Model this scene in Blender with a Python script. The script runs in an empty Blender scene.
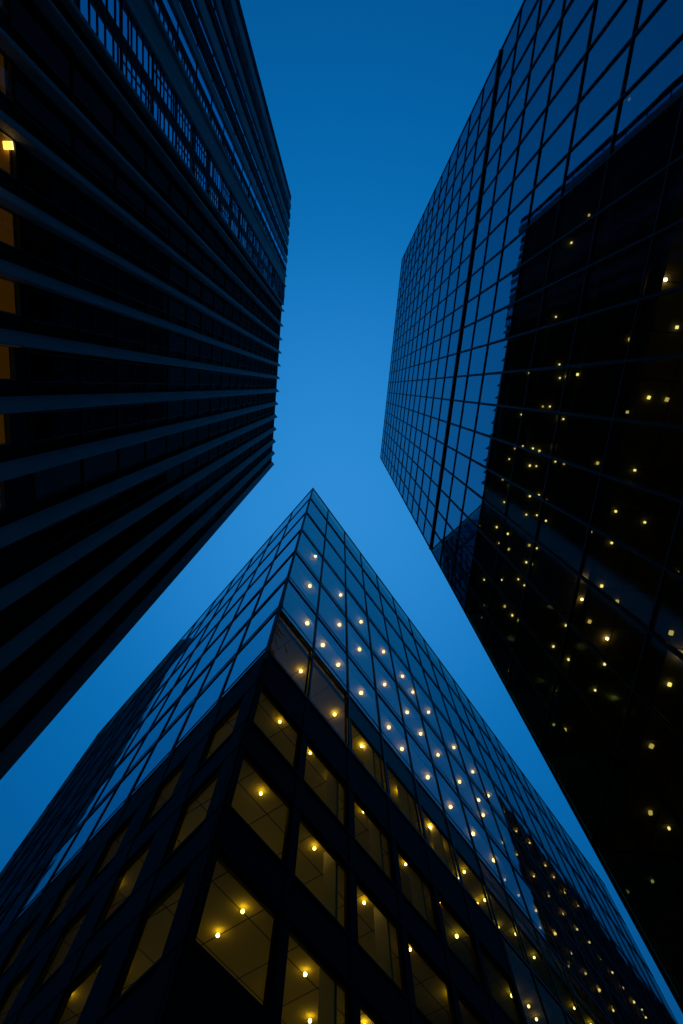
import bpy, bmesh, math, random
from mathutils import Vector, Matrix
random.seed(7)
sc = bpy.context.scene
COL = sc.collection
EYE = 1.6                      # height of the camera above the pavement

# ------------------------------------------------------------------ camera
FPX, ZX, ZY = 495.0, 342.0, 387.0
TILT = math.atan((512 - ZY) / FPX)
cd = bpy.data.cameras.new('camera'); cam = bpy.data.objects.new('camera', cd); COL.objects.link(cam)
cd.sensor_fit = 'VERTICAL'; cd.sensor_height = 36.0; cd.lens = FPX / 1024 * 36.0
cd.clip_start = 0.05; cd.clip_end = 5000
cam.location = (0, 0, EYE); cam.rotation_euler = (math.pi - TILT, 0, 0)
sc.camera = cam

def ray(px, py):               # direction of a picture point in the world (used to measure the lamps' spots)
    x, y = px - 341.5, 512 - py
    c, s = math.cos(TILT), math.sin(TILT)
    return Vector((x, -y * c + FPX * s, y * s + FPX * c))
def project(p):
    c, s = math.cos(TILT), math.sin(TILT)
    z = p[1] * s + p[2] * c
    if z < 0.1: return None
    return (341.5 + FPX * p[0] / z, 512 - FPX * (-p[1] * c + p[2] * s) / z)

# ------------------------------------------------------------------ materials
def new_mat(name):
    m = bpy.data.materials.new(name); m.use_nodes = True
    nt = m.node_tree; nt.nodes.clear()
    out = nt.nodes.new('ShaderNodeOutputMaterial')
    return m, nt, out
def N(nt, kind, **kw):
    n = nt.nodes.new(kind)
    for k, v in kw.items(): setattr(n, k, v)
    return n
def principled(name, col, rough=0.6, metal=0.0, var=0.25, scale=2.0, bump=0.1, stretch=(1, 1, 1), spec=0.5):
    m, nt, out = new_mat(name)
    b = N(nt, 'ShaderNodeBsdfPrincipled')
    b.inputs['Roughness'].default_value = rough; b.inputs['Metallic'].default_value = metal
    b.inputs['Specular IOR Level'].default_value = spec
    tc = N(nt, 'ShaderNodeTexCoord'); mp = N(nt, 'ShaderNodeMapping'); mp.inputs['Scale'].default_value = stretch
    no = N(nt, 'ShaderNodeTexNoise'); no.inputs['Scale'].default_value = scale; no.inputs['Detail'].default_value = 6
    nt.links.new(tc.outputs['Object'], mp.inputs[0]); nt.links.new(mp.outputs[0], no.inputs['Vector'])
    r = N(nt, 'ShaderNodeValToRGB')
    r.color_ramp.elements[0].position = 0.3; r.color_ramp.elements[1].position = 0.7
    r.color_ramp.elements[0].color = (*[c * (1 - var) for c in col], 1)
    r.color_ramp.elements[1].color = (*[min(1, c * (1 + var)) for c in col], 1)
    nt.links.new(no.outputs['Fac'], r.inputs[0]); nt.links.new(r.outputs[0], b.inputs['Base Color'])
    bp = N(nt, 'ShaderNodeBump'); bp.inputs['Strength'].default_value = bump; bp.inputs['Distance'].default_value = 0.02
    nt.links.new(no.outputs['Fac'], bp.inputs['Height']); nt.links.new(bp.outputs[0], b.inputs['Normal'])
    nt.links.new(b.outputs[0], out.inputs[0])
    return m
def glass(name, refl, tint, through, wave=0.02, scale=0.35, rough=0.015, fres=0.0):
    """coated window glass: part mirror, part see-through, very slightly wavy"""
    m, nt, out = new_mat(name)
    gl = N(nt, 'ShaderNodeBsdfGlossy'); gl.inputs['Color'].default_value = (*tint, 1); gl.inputs['Roughness'].default_value = rough
    tr = N(nt, 'ShaderNodeBsdfTransparent'); tr.inputs['Color'].default_value = (*through, 1)
    mx = N(nt, 'ShaderNodeMixShader')
    geo = N(nt, 'ShaderNodeNewGeometry')
    no = N(nt, 'ShaderNodeTexNoise'); no.inputs['Scale'].default_value = scale; no.inputs['Detail'].default_value = 2
    nt.links.new(geo.outputs['Position'], no.inputs['Vector'])
    bp = N(nt, 'ShaderNodeBump'); bp.inputs['Strength'].default_value = 1.0; bp.inputs['Distance'].default_value = wave
    nt.links.new(no.outputs['Fac'], bp.inputs['Height']); nt.links.new(bp.outputs[0], gl.inputs['Normal'])
    if fres:
        lw = N(nt, 'ShaderNodeFresnel'); lw.inputs['IOR'].default_value = 1.45
        ma = N(nt, 'ShaderNodeMath', operation='MULTIPLY_ADD'); ma.use_clamp = True
        ma.inputs[1].default_value = fres; ma.inputs[2].default_value = refl
        nt.links.new(lw.outputs[0], ma.inputs[0]); nt.links.new(ma.outputs[0], mx.inputs[0])
    else:
        mx.inputs[0].default_value = refl
    nt.links.new(tr.outputs[0], mx.inputs[1]); nt.links.new(gl.outputs[0], mx.inputs[2])
    nt.links.new(mx.outputs[0], out.inputs[0])
    return m
def emit(name, col, strength):
    m, nt, out = new_mat(name)
    e = N(nt, 'ShaderNodeEmission'); e.inputs[0].default_value = (*col, 1); e.inputs[1].default_value = strength
    nt.links.new(e.outputs[0], out.inputs[0]); return m
def ceiling_mat(name, col, tile, line=0.02):
    m, nt, out = new_mat(name)
    b = N(nt, 'ShaderNodeBsdfPrincipled'); b.inputs['Roughness'].default_value = 0.85; b.inputs['Specular IOR Level'].default_value = 0.1
    tc = N(nt, 'ShaderNodeTexCoord')
    br = N(nt, 'ShaderNodeTexBrick'); br.offset = 0.0; br.squash = 1.0
    br.inputs['Scale'].default_value = 1.0; br.inputs['Brick Width'].default_value = tile; br.inputs['Row Height'].default_value = tile
    br.inputs['Mortar Size'].default_value = line; br.inputs['Mortar Smooth'].default_value = 0.2
    br.inputs['Color1'].default_value = (*col, 1); br.inputs['Color2'].default_value = (*[c * .86 for c in col], 1)
    br.inputs['Mortar'].default_value = (*[c * .12 for c in col], 1)
    nt.links.new(tc.outputs['Object'], br.inputs['Vector'])
    nt.links.new(br.outputs['Color'], b.inputs['Base Color']); nt.links.new(b.outputs[0], out.inputs[0])
    return m

M = {}
M['rib'] = principled('grey_precast_concrete', (0.20, 0.21, 0.20), 0.65, var=0.35, scale=0.9, bump=0.15, stretch=(1, 1, .25))
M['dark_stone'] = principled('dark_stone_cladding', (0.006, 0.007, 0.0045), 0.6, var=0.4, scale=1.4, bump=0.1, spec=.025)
M['dark_metal'] = principled('dark_bronze_metal', (0.015, 0.017, 0.02), 0.5, metal=.0, var=0.2, scale=5, bump=.05, spec=.35)
M['concrete'] = principled('slab_concrete', (0.18, 0.18, 0.18), 0.8, scale=1.0)
M['roof'] = principled('roof_gravel', (0.12, 0.12, 0.12), 0.9, scale=6)
M['interior_wall'] = principled('cream_plaster', (0.5, 0.47, 0.3), 0.8, var=.06, scale=1.0, bump=.02)
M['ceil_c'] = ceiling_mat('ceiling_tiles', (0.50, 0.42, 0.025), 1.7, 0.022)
M['ceil_dark'] = ceiling_mat('ceiling_tiles_dim', (0.16, 0.15, 0.12), 1.2, 0.02)
M['glass_c'] = glass('coated_blue_glass', 0.66, (.50, .80, .92), (.62, .60, .45), wave=.006)
M['glass_c_low'] = glass('clear_low_glass', 0.004, (.5, .7, .8), (.88, .84, .5), wave=.03, fres=.014)
M['glass_c_far'] = glass('dim_far_glass', 0.05, (.35, .6, .8), (.85, .80, .5), wave=.02)
M['glass_c_right'] = glass('coated_blue_glass_shaded', 0.44, (.34, .74, .82), (.60, .56, .40), wave=.006)  # same glass as the left face; its darker sky reflection is in the tint
M['glass_c_mid'] = glass('reflection_edge_glass', 0.05, (.40, .70, .90), (.85, .80, .50), wave=.05, scale=.8)  # weak mirror and waves stand in for the edge of a dark reflection
M['glass_b_low'] = glass('dim_reflection_glass', 0.022, (.35, .66, .85), (.80, .78, .50), wave=.01, rough=.07)  # dark mirror image of the ribbed tower put in as low reflectivity
M['glass_d'] = glass('dark_slab_glass', 0.06, (.4, .6, .7), (.05, .05, .05), wave=.01)
M['glass_a_dark'] = glass('black_reflection_glass', 0.015, (.4, .6, .6), (.12, .12, .08), wave=.01)  # the glass tower's dark reflection in these bays is put into the glass
M['glass_b'] = glass('coated_dark_blue_glass', 0.52, (.32, .62, .78), (.60, .58, .40), wave=.003)
M['glass_a'] = glass('smoked_glass', 0.75, (.42, .72, .95), (.35, .33, .25), wave=.012)
M['glass_a_low'] = glass('amber_room_glass', 0.03, (.5, .7, .8), (.9, .85, .6), wave=.01)
M['glass_g'] = glass('grey_tower_glass', 0.35, (.4, .55, .7), (.1, .1, .1), wave=.01)
M['lamp'] = emit('warm_lamp', (1.0, .72, .40), 20.0)
M['lamp_up'] = emit('warm_lamp_upstairs', (1.0, .72, .36), 22.0)
M['lamp_dim'] = emit('pale_lamp', (1.0, .88, .45), 1.6)
M['lamp_faint'] = emit('faint_lamp', (1.0, .84, .40), .6)
M['lamp_pale'] = emit('pale_cool_lamp', (1.0, .92, .66), 1.5)
M['lamp_far'] = emit('far_warm_lamp', (1.0, .76, .36), 7.0)
M['lamp_far_pale'] = emit('far_pale_lamp', (1.0, .88, .55), 4.0)
M['lamp_bright'] = emit('bright_lamp', (1.0, .62, .16), 3.0)
M['amber'] = principled('amber_wall', (0.6, .36, .08), 0.8, var=.1, scale=1.0, bump=.02)
M['slate'] = principled('slate_cladding', (0.06, .075, .09), 0.6, var=.25, scale=.4, bump=.1)
M['asphalt'] = principled('asphalt', (0.05, .05, .052), 0.85, scale=8, bump=.3)
M['paving'] = principled('granite_paving', (0.28, .28, .28), 0.75, scale=5, bump=.1)

# ------------------------------------------------------------------ mesh helpers
class MB:
    def __init__(s): s.v = []; s.f = []; s.m = []
    def box(s, x0, x1, y0, y1, z0, z1, mi=0):
        b = len(s.v)
        s.v += [(x0, y0, z0), (x1, y0, z0), (x1, y1, z0), (x0, y1, z0), (x0, y0, z1), (x1, y0, z1), (x1, y1, z1), (x0, y1, z1)]
        for q in ((0, 3, 2, 1), (4, 5, 6, 7), (0, 1, 5, 4), (1, 2, 6, 5), (2, 3, 7, 6), (3, 0, 4, 7)):
            s.f.append(tuple(b + i for i in q)); s.m.append(mi)
    def prism(s, pts, z0, z1, mi=0):
        b = len(s.v); n = len(pts)
        s.v += [(p[0], p[1], z0) for p in pts] + [(p[0], p[1], z1) for p in pts]
        s.f.append(tuple(b + i for i in reversed(range(n)))); s.m.append(mi)
        s.f.append(tuple(b + n + i for i in range(n))); s.m.append(mi)
        for i in range(n):
            j = (i + 1) % n
            s.f.append((b + i, b + j, b + n + j, b + n + i)); s.m.append(mi)
    def mesh(s, name, mats):
        me = bpy.data.meshes.new(name); me.from_pydata(s.v, [], s.f)
        for m in mats: me.materials.append(m)
        me.polygons.foreach_set('material_index', s.m)
        me.update(); return me
def link(name, me, parent=None, mat=None):
    o = bpy.data.objects.new(name, me); COL.objects.link(o)
    if parent is not None: o.parent = parent
    if mat is not None: o.matrix_basis = mat
    return o
def empty(name, loc):
    o = bpy.data.objects.new(name, None); COL.objects.link(o); o.location = loc; return o
def tag(o, label=None, cat=None, group=None, kind=None):
    if label: o['label'] = label
    if cat: o['category'] = cat
    if group: o['group'] = group
    if kind: o['kind'] = kind
    return o

class Face:
    """a facade: origin, direction along it (u); local x = along, y = inward, z = height above the eye"""
    def __init__(s, org, u, root, length):
        s.o = Vector((org[0], org[1])); s.u = Vector(u).normalized(); s.inn = Vector((-s.u.y, s.u.x)); s.root = root; s.L = length
        s.rot = Matrix.Rotation(math.atan2(s.u.y, s.u.x), 4, 'Z')
    def world(s, x, y, z): p = s.o + s.u * x + s.inn * y; return (p.x, p.y, z)
    def mat(s, x, y, z):
        w = Vector(s.world(x, y, z)) + Vector((0, 0, EYE))
        return Matrix.Translation(w - Vector(s.root.location)) @ s.rot
    def put(s, name, mb, mats, x=0, y=0, z=0): return link(name, mb.mesh(name, mats), s.root, s.mat(x, y, z))
    def area(s, x0, x1, z0, z1):
        pts = [project(s.world(*p)) for p in ((x0, 0, z0), (x1, 0, z0), (x1, 0, z1), (x0, 0, z1))]
        if any(p is None for p in pts): return 0
        pts = [(min(max(p[0], 0), 683), min(max(p[1], 0), 1024)) for p in pts]
        a = 0
        for i in range(4): a += pts[i][0] * pts[(i + 1) % 4][1] - pts[(i + 1) % 4][0] * pts[i][1]
        return abs(a) / 2
    def hit(s, px, py):       # where a sight line meets this facade -> (along, height)
        d = ray(px, py); n = s.inn
        k = (s.o.x * n.x + s.o.y * n.y) / (d.x * n.x + d.y * n.y)
        p = Vector((d.x * k, d.y * k)) - s.o
        return p.dot(s.u), d.z * k

def window_mesh(w, h, frame=.05, depth=.08, proud=.02, bars=0, rnd=None, recess=0.0):
    mb = MB(); y0, y1 = recess - proud, recess + depth
    mb.box(0, w, y0, y1, 0, frame); mb.box(0, w, y0, y1, h - frame, h)
    mb.box(0, frame, y0, y1, frame, h - frame); mb.box(w - frame, w, y0, y1, frame, h - frame)
    if bars:
        z = frame
        while True:
            z += bars * (rnd.uniform(.6, 1.5) if rnd else 1)
            if z > h - .15: break
            mb.box(frame, w - frame, y0 + .012, y1 - .01, z, z + .045)
        if rnd and rnd.random() < .35:
            x = rnd.uniform(.35, .65) * w; mb.box(x, x + .035, y0 + .008, y1 - .02, frame, h - frame)
    return mb
def pane_mesh(w, h, frame=.05, recess=0.0):
    mb = MB(); mb.box(frame - .01, w - frame + .01, recess + .03, recess + .045, frame - .01, h - frame + .01); return mb

rt = random.Random(11)
def tilt(w, h):        # no pane hangs perfectly true in its frame
    a = math.radians(.16)
    c = Matrix.Translation((w / 2, 0, h / 2))
    return c @ Matrix.Rotation(rt.uniform(-a, a), 4, 'X') @ Matrix.Rotation(rt.uniform(-a, a), 4, 'Z') @ c.inverted()
def windows(face_specs, cap, root):
    """face_specs: (face, x0, w, z0, h, glass key, kwargs). The largest in the picture are parts, the rest is one part."""
    specs = sorted(face_specs, key=lambda s: -s[0].area(s[1], s[1] + s[2], s[3], s[3] + s[4]))
    cache = {}
    rest = {}
    rf = MB(); rp = {}
    for i, (fc, x0, w, z0, h, gk, kw) in enumerate(specs):
        v = random.randrange(4) if kw.get('bars') else 0
        key = (round(w, 3), round(h, 3), gk, v, tuple(sorted(kw.items())))
        if key not in cache:
            k2 = dict(kw)
            if kw.get('bars'): k2['rnd'] = random.Random(v * 17 + 3)
            cache[key] = (window_mesh(w, h, **k2), pane_mesh(w, h, kw.get('frame', .05), kw.get('recess', 0.0)), {})
        fm, pm, built = cache[key]
        if i < cap:
            if not built:
                built['f'] = fm.mesh('window', [M['dark_metal']]); built['p'] = pm.mesh('pane', [M[gk]])
            wo = link('window', built['f'], root, fc.mat(x0, 0, z0))
            link('pane', built['p'], wo, tilt(w, h))
        else:
            mt = fc.mat(x0, 0, z0)
            tl = tilt(w, h)
            for src, dst, mm in ((fm, rf, mt), (pm, rp.setdefault(gk, MB()), mt @ tl)):
                b = len(dst.v)
                dst.v += [tuple(mm @ Vector(p)) for p in src.v]
                dst.f += [tuple(b + k for k in f) for f in src.f]; dst.m += src.m
    if rf.v:
        wo = link('window', rf.mesh('window', [M['dark_metal']]), root); tag(wo, kind='stuff')
        for gk, mb in rp.items():
            tag(link('pane', mb.mesh('pane', [M[gk]]), wo), kind='stuff')

def lamp_mesh(r, hang, mat, square=False):
    bm = bmesh.new()
    if square:
        bmesh.ops.create_cube(bm, size=1, matrix=Matrix.Translation((0, 0, -.04)) @ Matrix.Diagonal((r * 2, r * 1.5, .05, 1)))
    else:
        bmesh.ops.create_uvsphere(bm, u_segments=12, v_segments=8, radius=r, matrix=Matrix.Translation((0, 0, -hang)))
        for f in bm.faces: f.smooth = True
    me = bpy.data.meshes.new('ceiling_lamp'); bm.to_mesh(me); bm.free()
    me.materials.append(mat); return me
def area_lamp(name, fc, x, y, z, sx, sy, power, col, root):
    ld = bpy.data.lights.new(name, 'AREA'); ld.shape = 'RECTANGLE'; ld.size = sx; ld.size_y = sy
    ld.energy = power; ld.color = col
    o = bpy.data.objects.new(name, ld); COL.objects.link(o); o.parent = root
    o.matrix_basis = fc.mat(x, y, z) @ Matrix.Rotation(math.pi, 4, 'X')       # faces up at the ceiling, unseen from below
    return o

# ================================================================== THE CORNER OFFICE BUILDING (bottom of the picture)
P0 = Vector((-3.285, 11.288)); PR = Vector((37.971, 69.579)); PL = Vector((-32.191, 44.423)); PB = PR + PL - P0
HC = 56.0
C = empty('office_building', (P0.x, P0.y, 0))
tag(C, 'sharp cornered glass office building with yellow lit ceilings and rows of warm lamps', 'building')
uR = (PR - P0).normalized(); uL = (PL - P0).normalized()
LR, LL = (PR - P0).length, (PL - P0).length
FR = Face(P0, uR, C, LR); FL = Face(PL, -uL, C, LL)
NR, NL = 21, 12
bL = LL / NL
ER = [0, 3.08, 6.35, 9.6, 12.95, 16.4, 19.9]
ER += [19.9 + (LR - 19.9) / (NR - 6) * k for k in range(1, NR - 5)]      # bay edges along the right face
S = [-1.6, 3.8, 8.06, 11.58, 15.22, 19.75, 24.04, 28.27, 33.39, 39.01, 44.7, 50.7, 56.0]
T = [2.2, 5.7, 10.15, 13.72, 17.38]                 # window heads of the lower storeys
def inset(d):   # the plan, drawn in by d
    a = P0 + (FR.inn * d) + (FL.inn * d) * .9
    nb = -FR.inn; nc = -FL.inn
    return [a, PR + FR.inn * d - FR.u * d, PB + nb * d + nc * d, PL + FL.inn * d + FL.u * d]
KG = 6           # from this bay on the lower storeys are fully glazed
specs = []
for i in range(len(S) - 1):
    low = i < 5
    for k in range(NR):
        x = ER[k]; bR = ER[k + 1] - ER[k]
        if low and k >= KG:
            specs.append((FR, x + .06, bR - .12, S[i] + .06, S[i + 1] - S[i] - .12, 'glass_c_far', dict(frame=.02, depth=.05, proud=0.0)))
        elif low:
            a = .26 if k == 0 else .22
            specs.append((FR, x + a, bR - a - .20, S[i], T[i] - S[i], 'glass_c_low', dict(frame=.05, recess=.11)))
        elif i == 5 :
            if k < 2:
                specs.append((FR, x + .12, bR - .24, S[i] + .06, S[6] - S[i] - .16, 'glass_c_mid', dict(frame=.04, recess=.08)))
            else:
                specs.append((FR, x + .25, bR - .5, S[i] + .06, 2.38, 'glass_c_low', dict(frame=.05, recess=.06)))
                specs.append((FR, x + .1, bR - .2, S[i] + 2.48, S[6] - S[i] - 2.58, 'glass_c_mid', dict(frame=.03, depth=.05, proud=0.0)))
        else:
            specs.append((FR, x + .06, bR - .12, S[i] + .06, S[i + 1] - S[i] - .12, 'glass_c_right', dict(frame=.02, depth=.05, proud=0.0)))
    for k in range(NL):
        x = k * bL
        if low:
            specs.append((FL, x + .60, bL - 1.50, S[i], T[i] - S[i], 'glass_c_low', dict(frame=.05, recess=.08)))
        else:
            specs.append((FL, x + .06, bL - .12, S[i] + .06, S[i + 1] - S[i] - .12, 'glass_c', dict(frame=.02, depth=.05, proud=0.0)))
windows(specs, 100, C)
# cladding bands between the lower window rows, each storey a piece of its own
for i in range(len(S) - 1):
    if i < 5:
        z0, z1 = T[i], S[i + 1]
        for fc, L in ((FR, LR), (FL, LL)):
            th = .2
            if fc is FR: L = ER[KG]
            mb = MB(); mb.box(.0, L, 0, th, z0, z1 - .012)
            mb.box(.0, L, -.05, -.001, z0 + .05, z0 + .14); mb.box(.0, L, -.05, -.001, z1 - .16, z1 - .07)
            fc.put('spandrel', mb, [M['dark_stone']])
    if i == 5:
        mb = MB(); mb.box(ER[2], ER[KG], .07, .14, S[5] + 2.45, S[6] - .10); FR.put('spandrel', mb, [M['dark_stone']])
# piers between the lower windows, slim mullions above
for fc, n, b, pw, top in ((FR, NR, 0, .195, 19.75), (FL, NL, bL, .5, 19.75)):
    for k in range(n + 1):
        x = ER[k] if fc is FR else k * b
        if fc is FR and k > KG:
            if k < n: mb = MB(); mb.box(x - .05, x + .05, -.035, .06, -1.6, HC - .05); fc.put('mullion', mb, [M['dark_metal']])
            continue
        a, c = (x - (pw if fc is FR else .9), x + (pw if fc is FR else .6))
        if fc is FR and k == 0: a, c = .012, .25
        if fc is FR and k == n: c = x
        if fc is FL and k == 0: a = .0
        if fc is FL and k == n: c = x - .012
        mb = MB(); mb.box(a, c, -.03, .2, -1.6, 19.66)
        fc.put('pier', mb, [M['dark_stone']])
        if 0 < k < n:
            wd = .05
            mb = MB(); mb.box(x - wd, x + wd, -.035, .06, top + .02, HC - .05)
            fc.put('mullion', mb, [M['dark_metal']])
for i in range(0, len(S)):
    for fc, L in ((FR, LR), (FL, LL)):
        if i < 5 and fc is FL: continue
        z = S[i]
        mb = MB(); mb.box(0.02 if i >= 5 else ER[KG] + .3, L - .02, -.03, .065, z - .055, z + .055)
        if 5 < i < len(S) - 1 or (i == 5 and fc is FL):
            zt = z + .55
            mb.box(0.05, L - .05, .002, .05, zt, zt + .02)
        fc.put('transom', mb, [M['dark_metal']])
cpm = MB(); cpm.prism([(-(FR.inn + FL.inn) * .03), uR * .10 - FR.inn * .045, uR * .10 + FR.inn * .07, uL * .10 + FL.inn * .07, uL * .10 - FL.inn * .045], EYE + 19.0, EYE + HC + .1)
link('corner_post', cpm.mesh('corner_post', [M['dark_metal']]), C)
# lit-room floors: soffit of every storey
tops = [S[i + 1] - .47 for i in range(5)] + [S[i + 1] - .42 for i in range(5, len(S) - 1)]
pin = inset(.45)
for i in range(len(S) - 1):
    z0, z1 = tops[i], S[i + 1] - .02
    w = [FR.rot.inverted() @ Vector((p.x - P0.x, p.y - P0.y, 0)) for p in pin]
    mb = MB(); mb.prism([(p.x, p.y) for p in w], 0, z1 - z0)
    o = FR.put('ceiling', mb, [M['ceil_c']], 0, 0, z0)
# interior jamb walls that catch the lamp light
for i in range(2, 6):
    for k in range(2, KG + 1):
        if (k * 7 + i * 3) % 5 in (0, 1, 3):
            mb = MB(); mb.box(0, .12, 0, .55, 0, (tops[i] - S[i]) - .02)
            FR.put('partition', mb, [M['interior_wall']], ER[k] - .36, .46, S[i] + .005)
# the two far sides and the roof
for a, b in ((PR, PB), (PB, PL)):
    d = (b - a).normalized(); nn = Vector((-d.y, d.x))
    f = Face(a, d, C, (b - a).length)
    mb = MB(); mb.box(.2, f.L - .2, .05, .4, -1.6, HC)
    for z in S[1:]: mb.box(.0, f.L, -.03, .04, z - .25, z + .25, 1)
    f.put('wall', mb, [M['glass_g'], M['dark_metal']])
mb = MB(); mb.prism([(p.x - P0.x, p.y - P0.y) for p in inset(.5)], EYE + HC - .018, EYE + HC + .05)
link('roof', mb.mesh('roof', [M['roof']]), C)

# lamps: one under each ceiling spot seen through the glass
lampC = [(315.5,555.4),(310,585),(307.5,621.7),(340.7,594),(339.3,623.6),(323,643.5),(338.4,663),(301,670),(334.7,713),(361,620.8),(359.5,648),(383.4,650.5),(361,691),(384.5,683),(402.3,675),(412.6,690.8),(406.8,710.7),(428.3,710.7),
(310.4,751),(364,1022),(361.7,744.5),(388.6,725.3),(401.5,746.9),(420.3,732),(437.6,753),(453.5,746),(427.3,775),(459,779.9),(472.3,770.3),(478,798),(450,804.5),(472.5,831.4),(398.7,790.2),(429.6,824.9),(438.5,846.4),(333,776.6),(363.3,809.4),(463.4,868.7),(456.8,875),(405.3,861.9),(364,899.4),(439.5,899),(455.9,932),(467.8,930),(476.2,900.8),
(450.8,992),(409.5,946),(364.6,1020.8),(243.5,906.8),(218.9,930.5),(305.5,969.4),(310.2,1015.7),(314.6,845.3),(280.2,719.9),(261.5,790.6),
(487.8,794),(482.5,813),(503.3,810),(493,857.7),(502,840.4),(515.6,829.3),(529,841),(516,852.4),(504,877),(517.7,892.5),(544.6,863.6),(533,874),(553,875),(548,893.7),(563.4,890.8),(576.5,904),(535,907.8),(562.8,911.3),(576,926.8),(554,930.6),(588.5,939.7),(539,925),(570,950.5),(567.8,963),(600,956.7),(584.4,970.4),(611.4,969.9),(621.6,985.4),(598,987),(632.8,999.4),(612,1007.3),(640.7,1007),(644.5,1014.7),(515,930.6),(533,954),(510.7,991),(527.3,1001.8),(573,1004.4),(589.7,1021.7),(535,1014.7),(484,896.7),(497,924)]
lampCL = [(115.4,880.4),(114.8,963.9),(69,992.6),(162.2,834)]
meC = lamp_mesh(.075, .13, M['lamp']); meCs = lamp_mesh(.052, .13, M['lamp']); meCu = lamp_mesh(.12, .2, M['lamp_up'])
rc = random.Random(3)
meCf = [lamp_mesh(r_, .2, M[m_]) for r_, m_ in ((.10, 'lamp_far'), (.08, 'lamp_far'), (.09, 'lamp_far_pale'), (.07, 'lamp_far_pale'))]
def place_lamp(fc, px, py, ceil, me, root, mind=.15):
    s, h = fc.hit(px, py)
    c = next((z for z in ceil if z > h + mind), ceil[-1])
    d = ray(px, py); k = c / d.z
    o = link('ceiling_lamp', me, root)
    o.location = Vector((d.x * k, d.y * k, c + EYE)) - Vector(root.location)
    o.rotation_euler = (0, 0, math.atan2(fc.u.y, fc.u.x) + .25 * math.sin(px * 7.3 + py))
for p in lampC: 
    h_ = FR.hit(*p)[1]
    place_lamp(FR, *p, tops, meCs if h_ < 20 and p[0] < 450 else ((meC if p[0] < 450 else rc.choice(meCf)) if h_ < 24 else (meCu if p[0] < 500 else rc.choice(meCf))), C)
for p in lampCL: place_lamp(FL, *p, tops, meCs, C)
WARM = (1.0, .83, .02)
for i in range(1, 6):
    zf = S[i] + .12
    pw = 9 if i < 5 else 6
    area_lamp('ceiling_fill', FR, 7.0, 3.4, zf, 12, 4.6, pw * (1.08 if i < 5 else 2.6), WARM, C)  # added fill inside each storey to brighten its ceiling
    if i < 5: area_lamp('ceiling_fill', FL, LL - 14, 3.4, zf, 24, 4.6, pw * 1.45, WARM, C)  # the same added fill behind the left face

# ================================================================== THE GLASS TOWER (right)
B0 = Vector((6.60, 11.70)); B1 = Vector((9.378, -19.238)); HB = 84.0
B = empty('glass_tower', (B0.x, B0.y, 0))
tag(B, 'dark blue glass tower with a fine square window grid and scattered small lamps', 'tower')
LB = (B1 - B0).length
FB = Face(B0, B1 - B0, B, LB)
NB, NF = 20, 24
bB, hB = LB / NB, HB / NF
specs = []
for j in range(-0, NF):
    for k in range(NB):
        specs.append((FB, k * bB + .045, bB - .09, j * hB + .05, hB - .10, ('glass_b_low' if j < 7 and k < 12 else 'glass_b'), dict(frame=.015, depth=.05, proud=0.0)))
windows(specs, 100, B)
for k in range(NB + 1):
    x = k * bB; w = .025
    mb = MB(); mb.box(x - w if k else 0, x + w if k < NB else LB, -.03, .055, -1.6, HB)
    FB.put('mullion', mb, [M['dark_metal']])
for j in range(0, NF + 1):
    z = j * hB; w = .027
    thick = .13 if j == 10 else 0
    mb = MB(); mb.box(0.01, LB - .01, -.025 - thick * .5, .05, z - w - thick, z + w + thick * .4)
    FB.put('transom', mb, [M['dark_metal']])
DB = 28.0
for j in range(1, NF + 1):
    z = j * hB
    mb = MB(); mb.box(.15, LB - .15, .30, DB - .3, 0, .30)
    FB.put('ceiling', mb, [M['ceil_dark']], 0, 0, z - .34)
a, b, c, d = B0, B1, B1 + FB.inn * DB, B0 + FB.inn * DB
for p, q in ((b, c), (c, d), (d, a)):
    f = Face(p, q - p, B, (q - p).length)
    mb = MB(); mb.box(.06, f.L - .06, .05, .25, -1.6, HB)
    for j in range(NF + 1): mb.box(0, f.L, -.03, .04, j * hB - .06, j * hB + .06, 1)
    n = int(f.L / bB)
    for k in range(n + 1): mb.box(k * f.L / n - (.05 if k else 0), k * f.L / n + (.05 if k < n else 0), -.05, .035, -1.6, HB, 1)
    f.put('wall', mb, [M['glass_b_solid'] if 'glass_b_solid' in M else M['glass_g'], M['dark_metal']])
mb = MB(); mb.box(.1, LB - .1, .1, DB - .1, HB + .01, HB + .06); FB.put('roof', mb, [M['roof']])
lampB = [(664.5,280),(676,327.5),(629,339.5),(555.5,317),(544,328),(559,364.5),(529,373),(559.5,378),(566,376.5),(577,374.5),(542.5,406.5),(549.5,406.5),(521,414.5),(559,418),(563,419),(648,397.5),(666,399.5),(626.5,412),(522.5,446),(514.5,448.5),(532.5,448.5),(539,451),(553.5,446.5),(509,459),(529.5,465.5),(536,466),(555,461.5),(563.5,463.5),(597,463),(634,470),(502.5,479.5),(510,485.5),(483.5,490),(504,502),(529.5,496),(538.5,495),(546,500),(615,511),
(479,525.5),(496.5,527),(507.5,533.5),(526,514.5),(536.5,515),(545.5,520.5),(499,543),(508.5,549),(529,545),(536.5,548),(526,562),(531.5,564),(501.5,579.5),(484,579.5),(518,579),(524,585),(465,586.5),(483.5,605.5),(504.5,606),(512,615),(518.5,620),(590.5,531.5),(611,542.5),(644,522),(677,573),(584,578.5),(601,585.5),(581.5,599),(616.5,601),(589,621),(606.5,638),(565.5,625),(553,646),(568,659),(604,663.5),(555,689.5),(594.5,689.5),(670,632),(681,654.5),(668.5,683.5),(628.5,712),(564.5,729),(650.5,745),(623.5,777),(619,791.5),(649.5,811.5),(668,827),(628.5,100),(588.5,215.5),(558.5,241),(571,243)]
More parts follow.
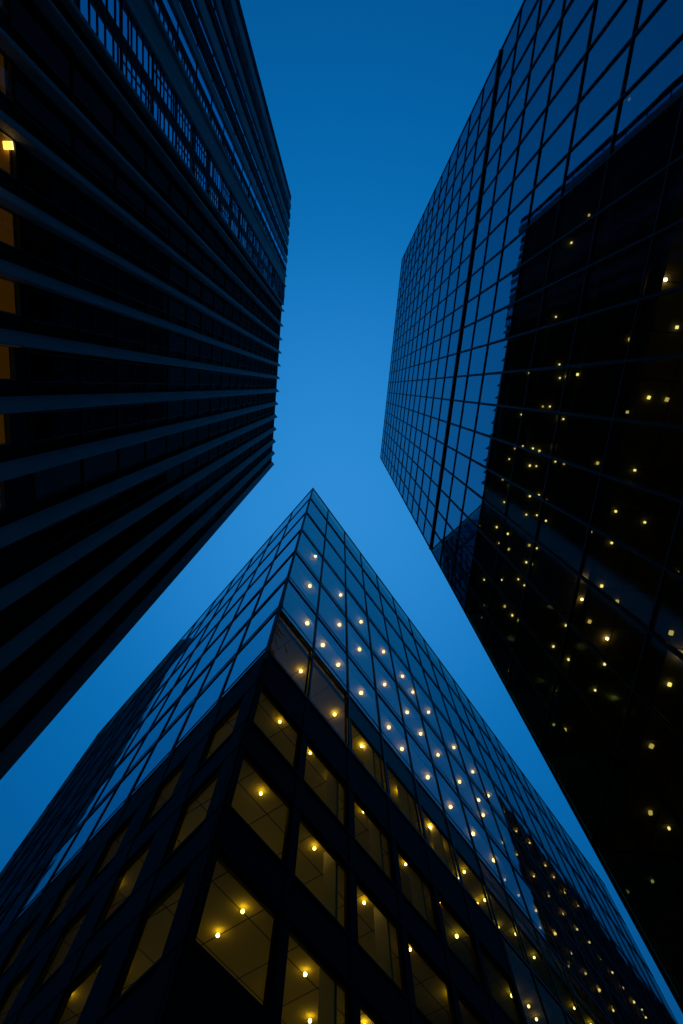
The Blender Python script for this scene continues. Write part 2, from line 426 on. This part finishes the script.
meB = [lamp_mesh(r_, .1, M[m_], True) for r_, m_ in ((.042, 'lamp_dim'), (.03, 'lamp_dim'), (.05, 'lamp_faint'), (.035, 'lamp_faint'), (.038, 'lamp_pale'), (.028, 'lamp_pale'))]; meBb = lamp_mesh(.032, .1, M['lamp'], True)
rl = random.Random(5)
ceilB = [j * hB - .36 for j in range(1, NF + 1)]
for i, p in enumerate(lampB):
    place_lamp(FB, *p, ceilB, meBb if p in ((664.5,280),(584,578.5),(681,654.5),(606.5,638),(581.5,599)) else rl.choice(meB), B)
# three rooms of the tower with their lights on
for (px, py, sx) in ((664, 285, 1.9), (588, 592, 2.6), (650, 402, 2.4), (670, 650, 2.6), (640, 860, 3.0)):
    s, h = FB.hit(px, py); j = int(h // hB)
    area_lamp('room_light', FB, s, 1.5, j * hB + .5, sx, 1.6, 1.0 if py == 285 else .45, (1, .72, .1), B)

# ================================================================== THE RIBBED TOWER (left)
A0 = Vector((-11.708, 12.926)); A1 = Vector((-7.810, -26.027)); HA = 84.0
dA = (A0 - A1).normalized(); A1e = A1 - dA * 1.9
A = empty('ribbed_tower', (A0.x, A0.y, 0))
tag(A, 'dark tower with upright curved concrete ribs and a row of amber windows', 'tower')
LA = (A0 - A1e).length
FA = Face(A1e, dA, A, LA)
REC = .30
HF = 3.5; nfa = 24
LIT = 17.45
# rib lines measured along the facade from the corner by the corner building
RS = [.28, 2.2, 4.2, 6.25, 8.3, 10.4, 12.45, 14.5, 16.5, 18.5, 20.55, 22.65, 24.9]
US = [(25.75, 26.6), (27.1, 28.3), (30.0, 30.65), (31.05, 31.75), (32.35, 32.85), (33.7, 34.3), (35.2, 35.6), (36.2, 36.8), (37.5, 37.9), (38.6, 39.2), (40.0, 40.5)]
specs = []
for k in range(len(RS)):
    x0 = LA - (RS[k + 1] if k + 1 < len(RS) else 25.6); x1 = LA - RS[k]
    for j in range(nfa):
        z = j * HF
        if z + .1 < LIT - 3.4: specs.append((FA, x0 + .40, x1 - x0 - 1.1, z + .6, HF - .7, 'glass_a_dark', dict(frame=.015, recess=REC)))
        elif z > LIT - .5: specs.append((FA, x0 + .38, x1 - x0 - 1.06, z + .04, HF - .08, 'glass_a_dark', dict(frame=.015, recess=REC)))
for k, (p, q) in enumerate(US):
    for j in range(nfa):
        specs.append((FA, LA - q, q - p, j * HF + .03, HF - .06, 'glass_a', dict(frame=.03, recess=.0, depth=.06, bars=.5) if k < 3 else dict(frame=.018, recess=.0, depth=.05, proud=.0)))
windows(specs, 98, A)
zl0 = 14.1
NA = len(RS) - 1
for k in range(NA):        # the lit row; its heads step down towards the corner
    x = LA - RS[k + 1]; full = RS[k + 1] - RS[k] - .60
    mid = (RS[k] + RS[k + 1]) / 2
    head = min(LIT, 13.75 + .225 * mid); wd = full * (.72 if mid > 7 else .4)
    if mid > 6.5:
        mb = window_mesh(wd, head - zl0, frame=.03, recess=REC)
        wo = link('lit_window', mb.mesh('lit_window', [M['dark_metal']]), A, FA.mat(x + .27, 0, zl0))
        link('pane', pane_mesh(wd, head - zl0, .03, REC).mesh('pane', [M['glass_a_low']]), wo)
        mb = MB(); mb.box(x + .27 + wd + .005, LA - RS[k] - .3, REC, REC + .15, zl0, LIT)
        if LIT - head > .1: mb.box(x + .27, x + .27 + wd, REC, REC + .15, head + .005, LIT)
    else:
        mb = MB(); mb.box(x + .27, LA - RS[k] - .3, REC, REC + .15, zl0, LIT)
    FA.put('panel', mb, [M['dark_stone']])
XR = LA - 25.6
for j in range(nfa + 1):   # spandrel strips behind the ribs
    z = j * HF
    if LIT < z < LIT + .9: z0, z1 = LIT, z + .06
    elif abs(z - zl0) < .5: z0, z1 = z - .1, zl0
    elif z < LIT: z0, z1 = z - .1, z + .6
    else: z0, z1 = z - .05, z + .05
    mb = MB(); mb.box(XR, LA - .02, REC - .03, REC + .16, z0 + .001, z1 - .001)
    FA.put('spandrel', mb, [M['dark_stone']])
# curved ribs: a sweep from the recess out to a sharp tip
prof = [(.25, REC + .05), (.25, -.17), (.23, -.20), (.18, -.20), (.13, -.165), (.07, -.115), (.01, -.06), (-.05, .0), (-.11, .065), (-.17, .13), (-.23, .20), (-.30, REC + .05)]
def rib_mesh():
    mb = MB(); seg = 7.0; z = -1.6
    while z < HA + .08:
        z1 = min(z + seg, HA + .08)
        mb.prism(prof, z, z1 - .02); z = z1
    mb.prism([(p[0] * .95, p[1] * .9 + .04) for p in prof], -1.59, HA + .05)
    me = mb.mesh('rib', [M['rib'], M['dark_stone']])
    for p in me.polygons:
        if p.normal.x > .8: p.material_index = 1        # faces of the return side get the dark material
    return me
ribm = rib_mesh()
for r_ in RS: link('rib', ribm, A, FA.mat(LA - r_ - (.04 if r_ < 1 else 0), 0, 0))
# flat piers between the glazed strips
edges = [25.6] + [e for pq in US for e in pq] + [LA]
for i in range(0, len(edges), 2):
    p, q = edges[i], edges[i + 1]
    wide = q - p > 1
    mb = MB()
    if wide: mb.box(LA - q + .01, LA - p - .01, .0, .3, -1.6, HA); mb.box(LA - q + .01, LA - q + .2, -.16, .0, -1.6, HA + .2); mb.box(LA - p - .2, LA - p - .01, -.16, .0, -1.6, HA + .2)
    else: mb.box(LA - q + .01, LA - p - .01, -.04 if q - p < .6 else -.10, .3, -1.6, HA + .2)
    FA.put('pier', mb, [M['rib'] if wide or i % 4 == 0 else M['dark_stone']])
DA = 30.0
mb = MB(); mb.box(XR, LA - .3, REC + .2, 12, 0, .3); FA.put('ceiling', mb, [M['amber']], 0, 0, LIT + .0)
area_lamp('ceiling_fill', FA, (LA + XR) / 2, 2.4, zl0 - .4, LA - XR - 1, 3.0, 34, (1, .70, .02), A)  # added hidden fill that lights the amber ceiling from below
# a bright ceiling fitting in the room near the upper left edge
meA = lamp_mesh(.14, .1, M['lamp_bright'], True)
d_ = ray(9, 146); k_ = (LIT - .05) / d_.z
o = link('ceiling_lamp', meA, A); o.location = Vector((d_.x * k_, d_.y * k_, LIT - .05 + EYE)) - Vector(A.location)
p1, p2, p3, p4 = A1e, A0, A0 + FA.inn * DA, A1e + FA.inn * DA
for p, q in ((p2, p3), (p3, p4), (p4, p1)):
    f = Face(p, q - p, A, (q - p).length)
    mb = MB(); mb.box(.02, f.L - .02, .02, .3, -1.6, HA)
    n = int(f.L / 2.05)
    for k in range(n + 1): mb.box(max(0, k * f.L / n - .3), min(f.L, k * f.L / n + .3), -.012, .015, -1.6, HA, 1)
    f.put('wall', mb, [M['dark_stone'], M['dark_stone']])
mb = MB(); mb.box(.02, LA - .02, REC + .03, REC + .3, HA + .04, HA + .2); FA.put('parapet', mb, [M['dark_stone']])
mb = MB(); mb.box(.3, LA - .3, REC + .31, DA - .3, HA - .3, HA); FA.put('roof', mb, [M['roof']])
mb = MB(); mb.box(.3, LA - .3, REC + .21, REC + .5, LIT + .31, HA - .31); FA.put('inner_wall', mb, [M['dark_stone']])

# ================================================================== two more towers, behind the others; seen only as reflections
def plain_tower(name, pts, H, label, floors, gl):
    r = empty(name, (pts[0].x, pts[0].y, 0)); tag(r, label, 'tower')
    n = len(pts); hh = (H) / floors
    for i in range(n):
        p, q = pts[i], pts[(i + 1) % n]
        f = Face(p, q - p, r, (q - p).length)
        mb = MB(); mb.box(.05, f.L - .05, .06, .4, -1.6, H)
        for j in range(floors + 1): mb.box(0, f.L, -.02, .05, j * hh - .12, j * hh + .12, 1)
        nb = int(f.L / 6)
        for k in range(nb + 1): mb.box(max(0, k * f.L / nb - .15), min(f.L, k * f.L / nb + .15), -.08, .04, -1.6, H, 1)
        f.put('wall', mb, [M[gl], M[gl if gl != 'glass_d' else 'dark_stone']])
    mb = MB(); mb.prism([((p.x - pts[0].x), (p.y - pts[0].y)) for p in pts], EYE + H + .26, EYE + H + .4)
    link('roof', mb.mesh('roof', [M['roof']]), r)
    return r
q0 = Vector((50.5, 68.1)); uD = uR; eD = Vector((.78, .62))
plain_tower('slab_tower', [q0, q0 + eD * 40, q0 + eD * 40 + uD * 90, q0 + uD * 90], 84,
            'dark slab tower mirrored in the right side of the sharp cornered building', 24, 'glass_d')
MC = Vector((7.45, 6.49))
e1 = Vector((math.cos(math.radians(140.3)), math.sin(math.radians(140.3))))
g0 = MC + e1 * 175
g1 = Vector((math.cos(math.radians(132.9)), math.sin(math.radians(132.9)))) * 190
plain_tower('high_rise', [g0, g1, g1 + e1 * 50, g0 + e1 * 50], 275,
            'slim tall grey tower mirrored in the left side of the sharp cornered building', 70, 'slate')

# ================================================================== setting
mb = MB(); mb.box(-1500, 1500, -1500, 1500, -.6, -.14)
tag(link('ground', mb.mesh('ground', [M['asphalt']])), kind='structure')
mb = MB(); mb.box(-9, 6.5, -60, 9.5, -.139, 0)
tag(link('pavement', mb.mesh('pavement', [M['paving']])), kind='structure')

# ------------------------------------------------------------------ dusk sky
w = bpy.data.worlds.new('World'); sc.world = w; w.use_nodes = True
nt = w.node_tree; nt.nodes.clear()
out = N(nt, 'ShaderNodeOutputWorld'); bg = N(nt, 'ShaderNodeBackground')
sky = N(nt, 'ShaderNodeTexSky', sky_type='NISHITA'); sky.sun_disc = False
sky.sun_elevation = math.radians(1.0); sky.sun_rotation = math.radians(200); sky.ozone_density = 4.0; sky.air_density = 1.0; sky.dust_density = .3
tc = N(nt, 'ShaderNodeTexCoord')
dt = N(nt, 'ShaderNodeVectorMath', operation='DOT_PRODUCT')
d0 = ray(335, 505).normalized(); dt.inputs[1].default_value = d0
nt.links.new(tc.outputs['Generated'], dt.inputs[0])
ac = N(nt, 'ShaderNodeMath', operation='ARCCOSINE'); nt.links.new(dt.outputs['Value'], ac.inputs[0])
dv = N(nt, 'ShaderNodeMath', operation='DIVIDE'); dv.inputs[1].default_value = math.radians(100); nt.links.new(ac.outputs[0], dv.inputs[0])
rp = N(nt, 'ShaderNodeValToRGB'); cr = rp.color_ramp; cr.interpolation = 'B_SPLINE'
stops = [(0, (.027, .256, .655)), (.14, (.018, .228, .61)), (.28, (.001, .154, .465)), (.45, (.0, .090, .305)), (.6, (.0, .056, .17)), (1, (.0, .026, .075))]
cr.elements[0].position = 0; cr.elements[0].color = (*stops[0][1], 1)
cr.elements[1].position = 1; cr.elements[1].color = (*stops[-1][1], 1)
for p, c in stops[1:-1]:
    e = cr.elements.new(p); e.color = (*c, 1)
nt.links.new(dv.outputs[0], rp.inputs[0])
mul = N(nt, 'ShaderNodeMix', data_type='RGBA', blend_type='ADD'); mul.inputs[0].default_value = .02
nt.links.new(rp.outputs[0], mul.inputs[6]); nt.links.new(sky.outputs[0], mul.inputs[7])
nt.links.new(mul.outputs[2], bg.inputs[0]); bg.inputs[1].default_value = 1.0
nt.links.new(bg.outputs[0], out.inputs[0])

# last glow of the sun that has set: very weak and wide
sd = bpy.data.lights.new('sun', 'SUN'); sd.energy = .02; sd.angle = math.radians(20); sd.color = (.6, .75, 1)
so = bpy.data.objects.new('sun', sd); COL.objects.link(so); so.rotation_euler = (math.radians(60), 0, math.radians(200))

sc.view_settings.view_transform = 'Standard'; sc.view_settings.look = 'None'
sc.view_settings.exposure = 0; sc.view_settings.gamma = 1
sc.render.engine = 'CYCLES'
sc.cycles.max_bounces = 7; sc.cycles.transparent_max_bounces = 12; sc.cycles.glossy_bounces = 4; sc.cycles.diffuse_bounces = 2
sc.cycles.sample_clamp_indirect = 3
